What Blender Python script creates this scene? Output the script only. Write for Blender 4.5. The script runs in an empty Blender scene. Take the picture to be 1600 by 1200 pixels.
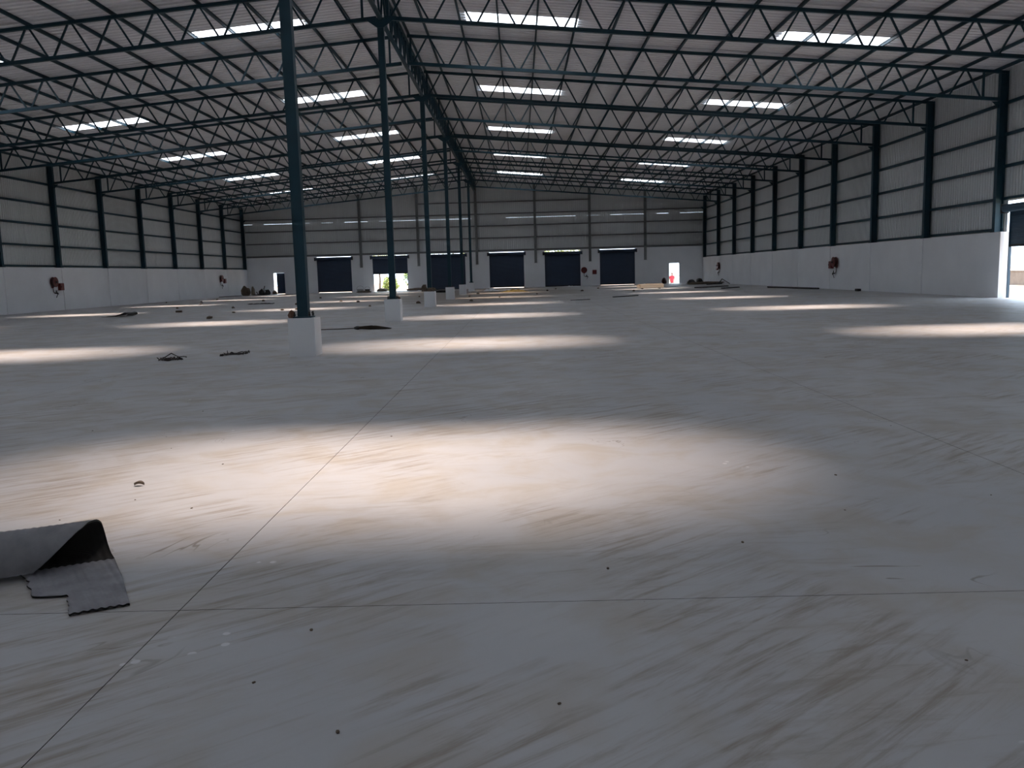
import bpy, bmesh, math, random
from mathutils import Vector, Matrix, noise
random.seed(7)
S = bpy.context.scene
COL = S.collection
PI = math.pi

# ------------------------------------------------------------------ camera
F_PX, PITCH, YAW, ROLL, EYE = 1322.6, math.radians(7.461), math.radians(-0.645), math.radians(1.586), 1.45
fw = Vector((math.sin(YAW)*math.cos(PITCH), math.cos(YAW)*math.cos(PITCH), -math.sin(PITCH)))
rt = Vector((math.cos(YAW), -math.sin(YAW), 0)); up = rt.cross(fw)
r2 = math.cos(ROLL)*rt - math.sin(ROLL)*up; u2 = math.sin(ROLL)*rt + math.cos(ROLL)*up
cd = bpy.data.cameras.new('camera'); cam = bpy.data.objects.new('camera', cd); COL.objects.link(cam)
m = Matrix((r2, u2, -fw)).transposed().to_4x4(); m.translation = Vector((0, 0, EYE))
cam.matrix_world = m
cd.sensor_width = 36; cd.lens = F_PX/1600*36; cd.clip_start = .05; cd.clip_end = 600
S.camera = cam

# ------------------------------------------------------------------ sky, sun, exposure
w = bpy.data.worlds.new('hazy_sky'); S.world = w; w.use_nodes = True
bg = w.node_tree.nodes['Background']
bg.inputs['Color'].default_value = (.70, .84, 1.0, 1); bg.inputs['Strength'].default_value = 5.0
sd = bpy.data.lights.new('sun', 'SUN'); sun = bpy.data.objects.new('sun', sd); COL.objects.link(sun)
sd.energy = 24; sd.color = (1, .82, .71); sd.angle = math.radians(18)
sun.rotation_euler = Vector((-.145, -.17, -1)).to_track_quat('-Z', 'Y').to_euler(); sun.location = (0, 40, 60)
vs = S.view_settings
vs.view_transform = 'Standard'; vs.look = 'None'; vs.gamma = 1; vs.use_curve_mapping = False; vs.exposure = 0

# ------------------------------------------------------------------ main dimensions (metres)
XC, XL, XR = -4.1, -27.2, 18.41            # ridge line and inner faces of the side walls
CL, CR = -27.33, 18.54                     # side column centres
YF, YB = 85.5, -7.4                        # inner faces of the end walls
SLOPE = .0877
FY = lambda j: 16.1 + 5.76*j               # frame lines
zbot = lambda x: 9.45 - SLOPE*abs(x-XC)    # bottom chord
ztop = lambda x: zbot(x) + 1.0             # top chord
zroof = lambda x: ztop(x) + .185
GIRTS = (2.60, 3.76, 4.98, 6.17, 7.34)
ORD = ['', 'first', 'second', 'third', 'fourth', 'fifth', 'sixth', 'seventh', 'eighth', 'ninth', 'tenth', 'eleventh', 'twelfth', 'thirteenth']

# ------------------------------------------------------------------ materials
def node_mat(name):
    mt = bpy.data.materials.new(name); mt.use_nodes = True
    nt = mt.node_tree; return mt, nt, nt.nodes['Principled BSDF'], nt.nodes, nt.links
def mat(name, c1, c2=None, rough=.6, metal=0, scale=4, bump=0, stretch=(1, 1, 1), detail=4, spec=.4):
    mt, nt, b, N, L = node_mat(name)
    b.inputs['Roughness'].default_value = rough; b.inputs['Metallic'].default_value = metal
    b.inputs['Specular IOR Level'].default_value = spec
    c2 = c2 or tuple(v*.85 for v in c1)
    tc = N.new('ShaderNodeTexCoord'); mp = N.new('ShaderNodeMapping'); mp.inputs['Scale'].default_value = stretch
    nz = N.new('ShaderNodeTexNoise'); nz.inputs['Scale'].default_value = scale; nz.inputs['Detail'].default_value = detail
    rp = N.new('ShaderNodeValToRGB'); rp.color_ramp.elements[0].position = .3; rp.color_ramp.elements[1].position = .7
    rp.color_ramp.elements[0].color = (*c1, 1); rp.color_ramp.elements[1].color = (*c2, 1)
    L.new(tc.outputs['Object'], mp.inputs[0]); L.new(mp.outputs[0], nz.inputs[0]); L.new(nz.outputs[0], rp.inputs[0])
    L.new(rp.outputs[0], b.inputs['Base Color'])
    if bump:
        bp = N.new('ShaderNodeBump'); bp.inputs['Strength'].default_value = bump; bp.inputs['Distance'].default_value = .02
        L.new(nz.outputs[0], bp.inputs['Height']); L.new(bp.outputs[0], b.inputs['Normal'])
    return mt

def floor_mat():
    mt, nt, b, N, L = node_mat('concrete_floor')
    geo = N.new('ShaderNodeNewGeometry')
    def mapping(sc, rz=0, loc=(0, 0, 0)):
        mp = N.new('ShaderNodeMapping'); mp.vector_type = 'TEXTURE'; mp.inputs['Scale'].default_value = [1/q for q in sc]; mp.inputs['Rotation'].default_value = (0, 0, rz)
        mp.inputs['Location'].default_value = loc; L.new(geo.outputs['Position'], mp.inputs[0]); return mp.outputs[0]
    def nz(vec, scale, detail=5, dist=0, rough=.55):
        n = N.new('ShaderNodeTexNoise'); n.inputs['Scale'].default_value = scale; n.inputs['Detail'].default_value = detail
        n.inputs['Distortion'].default_value = dist; n.inputs['Roughness'].default_value = rough; L.new(vec, n.inputs[0]); return n.outputs[0]
    def ramp(v, a, bb):
        n = N.new('ShaderNodeMapRange'); n.interpolation_type = 'SMOOTHSTEP'
        n.inputs['From Min'].default_value = a; n.inputs['From Max'].default_value = bb; L.new(v, n.inputs['Value']); return n.outputs[0]
    def math_(op, a, bb):
        n = N.new('ShaderNodeMath'); n.operation = op
        for i, v in enumerate((a, bb)):
            if isinstance(v, (int, float)): n.inputs[i].default_value = v
            else: L.new(v, n.inputs[i])
        return n.outputs[0]
    def mix(fac, a, bb):
        n = N.new('ShaderNodeMix'); n.data_type = 'RGBA'
        if isinstance(fac, (int, float)): n.inputs['Factor'].default_value = fac
        else: L.new(fac, n.inputs['Factor'])
        for k, v in (('A', a), ('B', bb)):
            s = [i for i in n.inputs if i.name == k and i.type == 'RGBA'][0]
            if isinstance(v, tuple): s.default_value = (*v, 1)
            else: L.new(v, s)
        return [o for o in n.outputs if o.type == 'RGBA'][0]
    p1 = mapping((1, 1, 1))
    big = nz(p1, .35, 4); mid = nz(p1, 1.7, 6, .6)
    col = mix(ramp(big, .35, .65), (.46, .468, .49), (.52, .52, .53))
    col = mix(math_('MULTIPLY', ramp(mid, .42, .70), .75), col, (.43, .395, .35))
    # trowel and broom smears of mud, in two directions
    sm1 = nz(mapping((.9, 9, 1), math.radians(38)), 1.5, 8, .35, .68)
    sm2 = nz(mapping((1.2, 8, 1), math.radians(8), (5, 2, 0)), 1.2, 8, .6, .68)
    zone = ramp(nz(mapping((1, 1, 1), 0, (3.1, 7.7, 0)), .55, 4, .8), .40, .60)
    zone2 = ramp(nz(mapping((1, 1, 1), 0, (13.1, 1.7, 0)), .5, 4, .8), .42, .62)
    col = mix(math_('MULTIPLY', math_('MULTIPLY', ramp(sm1, .44, .70), zone), .9), col, (.29, .245, .20))
    col = mix(math_('MULTIPLY', math_('MULTIPLY', ramp(sm2, .48, .74), zone2), .6), col, (.30, .26, .215))
    # thin dried water edges
    ct = nz(mapping((1, 1, 1), .4, (1.3, 2.9, 0)), .9, 3, 1.6)
    band = math_('ABSOLUTE', math_('SUBTRACT', ct, .5), 0)
    line = math_('MULTIPLY', math_('SUBTRACT', 1, ramp(band, .001, .007)), ramp(nz(p1, .8, 2), .58, .68))
    col = mix(math_('MULTIPLY', line, .8), col, (.20, .17, .14))
    # broad muddy area around the far central posts
    sx = N.new('ShaderNodeSeparateXYZ'); L.new(geo.outputs['Position'], sx.inputs[0])
    def bell(o, c, r):
        return math_('MAXIMUM', math_('SUBTRACT', 1, math_('DIVIDE', math_('ABSOLUTE', math_('SUBTRACT', o, c), 0), r)), 0)
    mud = math_('MULTIPLY', bell(sx.outputs[0], -3.0, 11), bell(sx.outputs[1], 64, 32))
    mud = ramp(math_('ADD', mud, math_('MULTIPLY', math_('SUBTRACT', nz(mapping((.35, 1, 1)), .5, 6, .5), .5), .9)), .14, .48)
    col = mix(math_('MULTIPLY', mud, .85), col, (.235, .195, .155))
    # dark specks and paint drips
    vo = N.new('ShaderNodeTexVoronoi'); vo.inputs['Scale'].default_value = 2.6; L.new(p1, vo.inputs['Vector'])
    col = mix(math_('MULTIPLY', math_('SUBTRACT', 1, ramp(vo.outputs['Distance'], .008, .014)), ramp(nz(p1, 3.1, 1), .5, .54)), col, (.06, .05, .045))
    vd = N.new('ShaderNodeTexVoronoi'); vd.inputs['Scale'].default_value = 13; L.new(p1, vd.inputs['Vector'])
    dm = math_('MULTIPLY', math_('SUBTRACT', 1, ramp(vd.outputs['Distance'], .20, .27)), ramp(nz(mapping((1, 1, 1), 0, (4.6, .1, 0)), 1.4, 1), .735, .75))
    col = mix(math_('MULTIPLY', dm, .8), col, (.72, .72, .74))
    L.new(col, b.inputs['Base Color'])
    rr = N.new('ShaderNodeMapRange'); rr.inputs['To Min'].default_value = .38; rr.inputs['To Max'].default_value = .62; L.new(mid, rr.inputs['Value'])
    L.new(rr.outputs[0], b.inputs['Roughness']); b.inputs['Specular IOR Level'].default_value = .35
    bp = N.new('ShaderNodeBump'); bp.inputs['Strength'].default_value = .12; bp.inputs['Distance'].default_value = .01
    L.new(sm1, bp.inputs['Height']); L.new(bp.outputs[0], b.inputs['Normal'])
    return mt

def skylight_mat():
    mt = bpy.data.materials.new('skylight_sheet'); mt.use_nodes = True; nt = mt.node_tree; N, L = nt.nodes, nt.links
    N.clear()
    o = N.new('ShaderNodeOutputMaterial'); mx = N.new('ShaderNodeMixShader'); mx.inputs[0].default_value = .33
    tr = N.new('ShaderNodeBsdfTransparent'); tr.inputs[0].default_value = (.97, .97, .97, 1)
    tl = N.new('ShaderNodeBsdfTranslucent')
    nz = N.new('ShaderNodeTexNoise'); nz.inputs['Scale'].default_value = 3
    rp = N.new('ShaderNodeValToRGB'); rp.color_ramp.elements[0].color = (.80, .87, .92, 1); rp.color_ramp.elements[1].color = (.86, .93, .98, 1)
    L.new(nz.outputs[0], rp.inputs[0]); L.new(rp.outputs[0], tl.inputs[0])
    L.new(tr.outputs[0], mx.inputs[1]); L.new(tl.outputs[0], mx.inputs[2]); L.new(mx.outputs[0], o.inputs[0])
    return mt

M = dict(
    floor=floor_mat(), sky=skylight_mat(),
    joint=mat('joint_dirt', (.05, .045, .04), rough=.9),
    roof=mat('roof_sheet_galvanised', (.89, .90, .93), (.85, .86, .89), rough=.38, scale=1.2, spec=.5),
    clad=mat('wall_sheet_grey', (.66, .69, .70), (.60, .63, .64), rough=.5, scale=.8, stretch=(1, 1, .25)),
    steel=mat('teal_painted_steel', (.008, .046, .070), (.007, .038, .058), rough=.5, scale=3, spec=.35),
    steel_far=mat('grey_green_steel', (.17, .18, .19), (.14, .15, .16), rough=.5),
    white=mat('white_wall_paint', (.86, .88, .91), (.80, .82, .85), rough=.75, scale=.7, detail=7),
    shutter=mat('navy_shutter', (.026, .045, .085), (.022, .038, .072), rough=.5, scale=2),
    shutter2=mat('teal_shutter', (.03, .075, .12), (.025, .06, .10), rough=.45, scale=2),
    black=mat('black_steel', (.012, .012, .014), (.02, .02, .02), rough=.5),
    red=mat('red_enamel', (.13, .012, .014), (.10, .009, .011), rough=.4, scale=3),
    hose=mat('dark_red_hose', (.05, .012, .012), (.035, .01, .01), rough=.6),
    brass=mat('dull_brass', (.12, .08, .03), rough=.4, metal=.7),
    rubber=mat('weathered_grey_rubber', (.30, .30, .325), (.20, .20, .22), rough=.62, scale=9, bump=.3, spec=.3),
    rubber_edge_shade=mat('black_edge_and_curl_shade', (.012, .012, .012), rough=.8),  # torn sheet's black rim, also the shade painted inside its curl
    dark=mat('dark_plastic', (.02, .02, .022), (.035, .033, .032), rough=.55),
    wire=mat('rusty_wire', (.035, .026, .022), (.02, .017, .016), rough=.8),
    bristle=mat('broom_bristle', (.03, .024, .018), (.055, .042, .028), rough=.9, scale=30),
    stick=mat('broom_stick', (.06, .045, .03), rough=.7),
    timber=mat('pale_timber', (.82, .72, .58), (.72, .60, .46), rough=.8, scale=3, stretch=(.3, 4, 4)),
    brick=mat('broken_brick', (.20, .10, .065), (.13, .07, .05), rough=.9, scale=12, bump=.4),
    stone=mat('brown_rubble', (.17, .13, .095), (.10, .08, .06), rough=.95, scale=8, bump=.5),
    sack=mat('dirty_sack', (.30, .26, .21), (.18, .15, .12), rough=.95, scale=5),
    paper=mat('white_plastic_sheet', (.75, .76, .78), (.6, .6, .62), rough=.6),
    yellow=mat('ochre_tarp', (.34, .23, .05), (.22, .15, .04), rough=.7),
    bucket=mat('grey_bucket', (.42, .43, .44), rough=.5),
    ground=mat('dusty_ground', (.34, .29, .23), (.26, .22, .17), rough=.95, scale=.6),
    leaf=mat('leaf_green', (.12, .20, .045), (.20, .28, .07), rough=.6, scale=2),
    leaf2=mat('leaf_yellow_green', (.26, .30, .09), (.16, .24, .06), rough=.6, scale=2),
    bark=mat('bark', (.12, .09, .065), rough=.95),
    mudwall=mat('compound_wall', (.20, .165, .14), (.15, .12, .10), rough=.95, scale=2),
    skin=mat('skin', (.19, .10, .065), rough=.6), shirt=mat('red_shirt', (.50, .045, .07), (.42, .035, .06), rough=.8),
    trouser=mat('dark_trousers', (.03, .03, .04), rough=.85), hair=mat('black_hair', (.01, .009, .008), rough=.5),
)

# ------------------------------------------------------------------ helpers
class MB:
    def __init__(s): s.v, s.f = [], []
    def box(s, x0, x1, y0, y1, z0, z1):
        n = len(s.v)
        s.v += [(x, y, z) for z in (z0, z1) for y in (y0, y1) for x in (x0, x1)]
        s.f += [tuple(n+i for i in q) for q in ((0, 2, 3, 1), (4, 5, 7, 6), (0, 1, 5, 4), (2, 6, 7, 3), (0, 4, 6, 2), (1, 3, 7, 5))]
        return s
    def beam(s, p, q, a, b, side=(0, 1, 0)):
        p, q = Vector(p), Vector(q); d = (q-p).normalized(); sv = Vector(side); sv = (sv - d*sv.dot(d)).normalized(); t = d.cross(sv)
        n = len(s.v)
        for e in (p, q):
            for i, j in ((-1, -1), (1, -1), (1, 1), (-1, 1)): s.v.append(tuple(e + sv*(i*a/2) + t*(j*b/2)))
        s.f += [tuple(n+i for i in k) for k in ((0, 3, 2, 1), (4, 5, 6, 7), (0, 1, 5, 4), (1, 2, 6, 5), (2, 3, 7, 6), (3, 0, 4, 7))]
        return s
    def tube(s, pts, r, k=8):
        pts = [Vector(p) for p in pts]; rr = r if isinstance(r, (list, tuple)) else [r]*len(pts); n0 = len(s.v)
        for i, p in enumerate(pts):
            d = (pts[min(i+1, len(pts)-1)] - pts[max(i-1, 0)]).normalized()
            a = d.orthogonal().normalized() if i == 0 else (a - d*a.dot(d)).normalized()
            b = d.cross(a)
            for q in range(k):
                t = 2*PI*q/k; s.v.append(tuple(p + a*(rr[i]*math.cos(t)) + b*(rr[i]*math.sin(t))))
        for i in range(len(pts)-1):
            for q in range(k):
                a0, b0 = n0+i*k+q, n0+i*k+(q+1) % k; s.f.append((a0, b0, b0+k, a0+k))
        s.f.append(tuple(n0+q for q in range(k))[::-1]); s.f.append(tuple(n0+(len(pts)-1)*k+q for q in range(k)))
        return s
    def lathe_y(s, prof, k=24, c=(0, 0, 0)):        # profile (radius, y) turned about a local y axis
        n0 = len(s.v)
        for r, y in prof:
            for q in range(k):
                t = 2*PI*q/k; s.v.append((c[0]+r*math.cos(t), c[1]+y, c[2]+r*math.sin(t)))
        for i in range(len(prof)-1):
            for q in range(k):
                a0, b0 = n0+i*k+q, n0+i*k+(q+1) % k; s.f.append((a0, a0+k, b0+k, b0))
        s.f.append(tuple(n0+q for q in range(k))); s.f.append(tuple(n0+(len(prof)-1)*k+q for q in range(k))[::-1])
        return s
    def mesh(s, name, m, smooth=False):
        me = bpy.data.meshes.new(name); me.from_pydata(s.v, [], s.f); me.update()
        if m: me.materials.append(M[m] if isinstance(m, str) else m)
        if smooth:
            for p in me.polygons: p.use_smooth = True
        return me
    def build(s, name, m, parent=None, loc=(0, 0, 0), smooth=False):
        return link(name, s.mesh(name, m, smooth), parent, loc)

def link(name, me, parent=None, loc=(0, 0, 0), rot=None):
    o = bpy.data.objects.new(name, me); COL.objects.link(o); o.location = loc
    if rot: o.rotation_euler = rot
    if parent: o.parent = parent
    return o
def empty(name, loc=(0, 0, 0), rz=0):
    o = bpy.data.objects.new(name, None); COL.objects.link(o); o.location = loc; o.rotation_euler = (0, 0, rz); o.empty_display_size = .2
    return o
def tag(o, label=None, cat=None, group=None, kind=None):
    if label: o['label'] = label
    if cat: o['category'] = cat
    if group: o['group'] = group
    if kind: o['kind'] = kind
    return o
def structure(o, label=None):
    return tag(o, label, None, None, 'structure')

# ------------------------------------------------------------------ outside ground
GZ = -.62
g = structure(MB().box(-150, 190, -80, 260, GZ-.3, GZ).build('ground', 'ground'), 'dusty sunlit earth yard around the hall')

# ------------------------------------------------------------------ floor: plinth, then slabs with sawn joints
fl = structure(MB().box(XL-.35, XR+.35, YB-.35, YF+.35, GZ, -.022).build('floor', 'joint'), 'pale dusty concrete slab floor with sawn joints')
xs = [XL-.2] + [-26.3+4.95*k for k in range(9)] + [XR+.2]
xs = [x for x in xs if x <= XR+.2]
ys = [YB-.2] + [-1.8+5.4*k for k in range(17)] + [YF+.32]
ys = [y for y in ys if y <= YF+.32]
cache = {}
def slab_mesh(a, b):
    me = MB().box(.002, a-.002, .002, b-.002, -.022, 0).mesh('slab', 'floor'); me.materials.append(M['joint'])
    for p in me.polygons: p.material_index = 0 if p.normal.z > .5 else 1      # dirt in the saw cuts
    return me
for i in range(len(xs)-1):
    for j in range(len(ys)-1):
        a, b = round(xs[i+1]-xs[i], 3), round(ys[j+1]-ys[j], 3)
        if (a, b) not in cache: cache[(a, b)] = slab_mesh(a, b)
        link('slab', cache[(a, b)], fl, (xs[i], ys[j], 0))

# ------------------------------------------------------------------ sheets
def rib_profile(width, n, h, wall):
    """points (along, height) of a trapezoidal sheet"""
    p = width/n; pts = []
    for k in range(n):
        o = k*p; c = p*(.34 if wall else .48); t = p*(.09 if wall else .05)
        pts += [(o, 0), (o+p-c-t, 0), (o+p-c, h), (o+p-t, h)]
    return pts + [(width, 0)]
SW = 1.152
roof_prof = rib_profile(SW, 4, .085, False)
wall_prof = rib_profile(SW, 6, .036, True)

ce = empty('ceiling', (0, 0, 0)); structure(ce, 'corrugated grey metal roof on teal purlins with white skylight sheets')
SKY_R = ((-1.62, 2.30), (9.4, 13.2)); SKY_L = ((-11.1, -7.3), (-22.0, -18.1))
rc = {}
def roof_piece(xa, xb, y, name, m):
    key = (xa, xb, m)
    if key not in rc:
        v, f = [], []
        for a, h in roof_prof:
            for x in (xa, xb): v.append((x, a, zroof(x)+h))
        n = len(roof_prof)
        f = [(2*i, 2*i+1, 2*i+3, 2*i+2) for i in range(n-1)]
        me = bpy.data.meshes.new(name); me.from_pydata(v, [], f); me.materials.append(M[m]); rc[key] = me
    return link(name, rc[key], ce, (0, y, 0))
y0 = 31.15 - SW/2 - 34*SW
n = 0
while y0 + n*SW < YF + .2:
    y = y0 + n*SW; is_sky = (n % 10) == 4
    for side, xe, rows in ((1, XR+.55, SKY_R), (-1, XL-.55, SKY_L)):
        if not is_sky: roof_piece(XC, xe, y, 'roof_sheet', 'roof')
        else:
            cuts = [XC]
            for a, b in rows: cuts += [a, b] if side > 0 else [b, a]
            cuts.append(xe)
            for k in range(0, 6, 2): roof_piece(cuts[k], cuts[k+1], y, 'roof_sheet', 'roof')
            for k in (1, 3):
                tag(roof_piece(cuts[k], cuts[k+1], y, 'skylight', 'sky'), 'white translucent skylight sheet')
    n += 1
# ridge cap
v = [(XC+dx, yy, zroof(XC+dx)+.045) for yy in (YB-.2, YF+.3) for dx in (-.35, 0, .35)]
me = bpy.data.meshes.new('ridge_cap'); me.from_pydata(v, [], [(0, 1, 4, 3), (1, 2, 5, 4)]); me.materials.append(M['roof']); link('ridge_cap', me, ce)

# purlins: one piece for every two bays
TOPR = [-3.19+1.352*k for k in range(16)]; TOPL = [-5.72-1.352*k for k in range(16)]
plen = 11.52
pm = MB()
pm.box(-.028, .028, 0, plen-.01, 0, .010).box(-.006, .006, 0, plen-.01, 0, .12).box(-.028, .028, 0, plen-.01, .11, .12)
pme = pm.mesh('purlin', 'steel')
for x in TOPR + TOPL + [XC+.16, XC-.16, XR, XL]:
    for k in range(-2, 6): link('purlin', pme, ce, (x, FY(2*k), ztop(x)+.06))
    pe = FY(12)

# ------------------------------------------------------------------ side walls
def side_wall(name, xin, sgn, label):
    """sgn +1: wall stands at +x side"""
    root = empty(name); structure(root, label)
    door = (27.1, 32.8) if sgn > 0 else None
    x0, x1 = sorted((xin, xin+sgn*.37))
    edges = [FY(j) for j in range(-4, 13)]; edges[0] = YB-.05; edges[-1] = YF
    for a, b in zip(edges, edges[1:]):
        a2, b2 = a+.03, b-.03
        segs = [(a2, b2)]
        if door and a < door[1] and b > door[0]:
            segs = [(s, e) for s, e in ((a2, min(b2, door[0])), (max(a2, door[1]), b2)) if e-s > .05]
        for s, e in segs: MB().box(x0, x1, s, e, 0, 2.5).build('wall_panel', 'white', root)
    MB().box(*sorted((xin+sgn*.06, xin+sgn*.24)), YB, YF, 0, 2.44).build('wall_core', 'white', root) if not door else None
    if door:
        MB().box(xin+.06, xin+.24, YB, door[0], 0, 2.44).box(xin+.06, xin+.24, door[1]+.01, YF, 0, 2.44).build('wall_core', 'white', root)
        # pilaster beside the door
        MB().box(xin-.05, xin, door[1]+.0, door[1]+.75, 0, 2.5).build('pilaster', 'white', root)
    xsht = xin + sgn*.36
    sc = {}
    k = 0; y = 33.1-35*SW
    while y < YF+.2:
        zb = 2.46
        if door and y > door[0]-.3 and y < door[1]-.5: zb = 3.66
        if zb not in sc:
            zt = zroof(xsht)+.08
            v = []
            for a, h in wall_prof: v += [(xsht+sgn*h, a, zb), (xsht+sgn*h, a, zt)]
            me = bpy.data.meshes.new('wall_sheet'); me.from_pydata(v, [], [(2*i, 2*i+1, 2*i+3, 2*i+2) for i in range(len(wall_prof)-1)])
            me.materials.append(M['clad']); sc[zb] = me
        link('wall_sheet', sc[zb], root, (0, y, 0)); y += SW
    for j in range(0, 12):
        for z in GIRTS:
            if door and z < 3.7 and j in (1, 2):
                if z < 3: continue
            xg = xin+sgn*.30
            MB().box(xg-.06, xg+.06, FY(j)+.01, FY(j+1)-.01, z-.055, z+.055).build('girt', 'steel', root)
    return root
wr = side_wall('wall_right', XR, 1, 'right side wall, white base panels under grey ribbed sheets')
wl = side_wall('wall_left', XL, -1, 'left side wall, white base panels under grey ribbed sheets')

# ------------------------------------------------------------------ far wall
wf = empty('wall_far'); structure(wf, 'end wall with six roller shutters in white masonry under grey ribbed sheets')
ZF = 3.65
SH = [(-20.18, -16.74), (-14.59, -11.09), (-8.81, -5.31), (-2.89, .56), (2.65, 6.2), (8.15, 11.64)]
DR = [(-24.66, -23.45, 2.15), (15.02, 16.11, 2.06)]
opens = sorted([(a, b, 3.56) for a, b in SH] + DR)
mb = MB(); x = XL-.3
for a, b, h in opens:
    mb.box(x, a, YF, YF+.26, 0, ZF); mb.box(a, b, YF, YF+.26, h, ZF); x = b
mb.box(x, XR+.3, YF, YF+.26, 0, ZF)
mb.build('masonry', 'white', wf)
POST_X = [-21.45, -15.69, -9.94, -4.11, 1.75, 7.17, 12.67]
for px in POST_X[1:]:
    MB().box(px-.2, px+.2, YF-.05, YF, 0, 2.40).build('pilaster', 'white', wf)
def gable_sheet(x, w_, zb, tops):
    ns = max(1, round(6*w_/SW)); pr = rib_profile(w_, ns, .028, True); v = []
    for a, h in pr:
        zt = tops if tops else zroof(x+a)+.03
        v += [(x+a, YF+.16+h, zb), (x+a, YF+.16+h, zt)]
    me = bpy.data.meshes.new('wall_sheet'); me.from_pydata(v, [], [(2*i, 2*i+2, 2*i+3, 2*i+1) for i in range(len(pr)-1)])
    me.materials.append(M['clad']); link('wall_sheet', me, wf)
x = XL-.4
while x < XR+.35:
    gable_sheet(x, SW, 3.6, 6.931 + random.choice((-.004, -.002, .0, .012)))
    gable_sheet(x, SW, 6.936 + random.uniform(-.002, .004), None)
    x += SW
PX = [XL] + POST_X[1:] + [XR]
for a, b in zip(PX, PX[1:]):
    for z in GIRTS[1:] + (8.5,):
        if z == 8.5 and not (-10 < a < 1.8): continue
        MB().box(a+.02, b-.02, YF+.01, YF+.13, z-.055, z+.055).build('girt', 'steel_far', wf)
    MB().box(a+.02, b-.02, YF-.02, YF+.0, 3.64, 3.72).build('sill_flashing', 'steel_far', wf)
# back wall (behind the viewpoint)
wb = structure(MB().box(XL-.4, XR+.4, YB-.3, YB, 0, 2.5).build('wall_back', 'white'), 'white masonry of the near end wall')
v = [(XL-.4, YB-.1, 2.5), (XR+.4, YB-.1, 2.5), (XR+.4, YB-.1, zroof(XR+.4)), (XC, YB-.1, zroof(XC)), (XL-.4, YB-.1, zroof(XL-.4))]
me = bpy.data.meshes.new('wall_sheet'); me.from_pydata(v, [], [(0, 1, 2, 3, 4)]); me.materials.append(M['clad']); link('wall_sheet', me, wb)

# ------------------------------------------------------------------ doors in the far wall
d1 = empty('door_1', (-24.66, YF, 0)); structure(d1, 'open doorway with dark leaf swung inward')
MB().box(0, .06, -.02, .2, 0, 2.15).box(1.15, 1.21, -.02, .2, 0, 2.15).box(0, 1.21, -.02, .2, 2.09, 2.15).build('door_frame', 'white', d1)
lf = MB().box(-.02, .02, -.82, 0, .03, 2.08).build('door_leaf', 'shutter', d1, (1.17, -.03, 0)); lf.rotation_euler = (0, 0, math.radians(-52))
MB().tube([(-.02, -.72, 1.0), (-.08, -.72, 1.0), (-.08, -.60, 1.0)], .012).build('door_handle', 'black', lf)
d2 = empty('door_2', (15.02, YF, 0)); structure(d2, 'open doorway with white frame, bright yard behind')
MB().box(0, .05, -.03, .2, 0, 2.06).box(1.04, 1.09, -.03, .2, 0, 2.06).box(0, 1.09, -.03, .2, 2.0, 2.06).build('door_frame', 'white', d2)
lf2 = MB().box(-.02, .02, 0, .95, .03, 2.0).build('door_leaf', 'white', d2, (1.06, .24, 0)); lf2.rotation_euler = (0, 0, math.radians(-14))

# ------------------------------------------------------------------ roller shutters
def shutter(width, zbot_, mat_, top=3.38, drum=.15):
    """local frame: x along the opening from 0, -y into the hall"""
    e = empty('roller_shutter')
    v, f = [], []; nn = int((top-zbot_)/.075)
    prof = []
    for k in range(nn):
        z = zbot_+.08+k*(top-zbot_-.08)/nn; d = (top-zbot_-.08)/nn
        prof += [(0, z), (-.012, z+d*.3), (-.012, z+d*.6)]
    prof.append((0, top))
    for y, z in prof: v += [(.03, y, z), (width-.03, y, z)]
    me = bpy.data.meshes.new('curtain'); me.from_pydata(v, [], [(2*i, 2*i+1, 2*i+3, 2*i+2) for i in range(len(prof)-1)]); me.materials.append(M[mat_])
    cu = link('curtain', me, e)
    MB().box(.03, width-.03, -.03, .03, zbot_, zbot_+.085).build('bottom_bar', 'black', cu)
    for x in (0.0, width-.05): MB().box(x, x+.05, -.05, .05, 0, top+.05).build('guide', mat_, e)
    dm = MB().tube([(-.12, -.16, top-.1), (width+.12, -.16, top-.1)], drum, 16).build('drum', mat_, e, smooth=False)
    for x in (-.2, width+.12): MB().box(x, x+.08, -.30, -.005, top-.28, top+.06).build('bracket', 'black', e)
    MB().box(width*.5-.07, width*.5+.07, -.045, -.028, zbot_+.02, zbot_+.065).build('lock_plate', 'black', cu)
    return e
slab = [('navy roller shutter pulled right down, nearest the open dark-leafed doorway', .04),
        ('navy roller shutter rolled halfway up, sunlit shrubs below it', 1.70),
        ('navy roller shutter pulled down, crowded by the line of central posts', .0),
        ('navy roller shutter pulled down with light slit beneath, beside the ridge wall post', .04),
        ('navy roller shutter with a wide yellow-green light gap above its drum', .0),
        ('navy roller shutter pulled down between red fire box and white-framed doorway', .02)]
for (a, b), (lb, zb) in zip(SH, slab):
    e = shutter(b-a, zb, 'shutter', top=3.40 if '-green' in lb else 3.47); e.location = (a, YF+.06, 0)
    tag(e, lb, 'shutter', 'roller shutters of the end wall')
e = shutter(5.4, 1.92, 'shutter2', top=3.46); e.location = (XR+.17, 32.55, 0); e.rotation_euler = (0, 0, -PI/2)
tag(e, 'teal roller shutter half raised in the right side wall', 'shutter')

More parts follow.
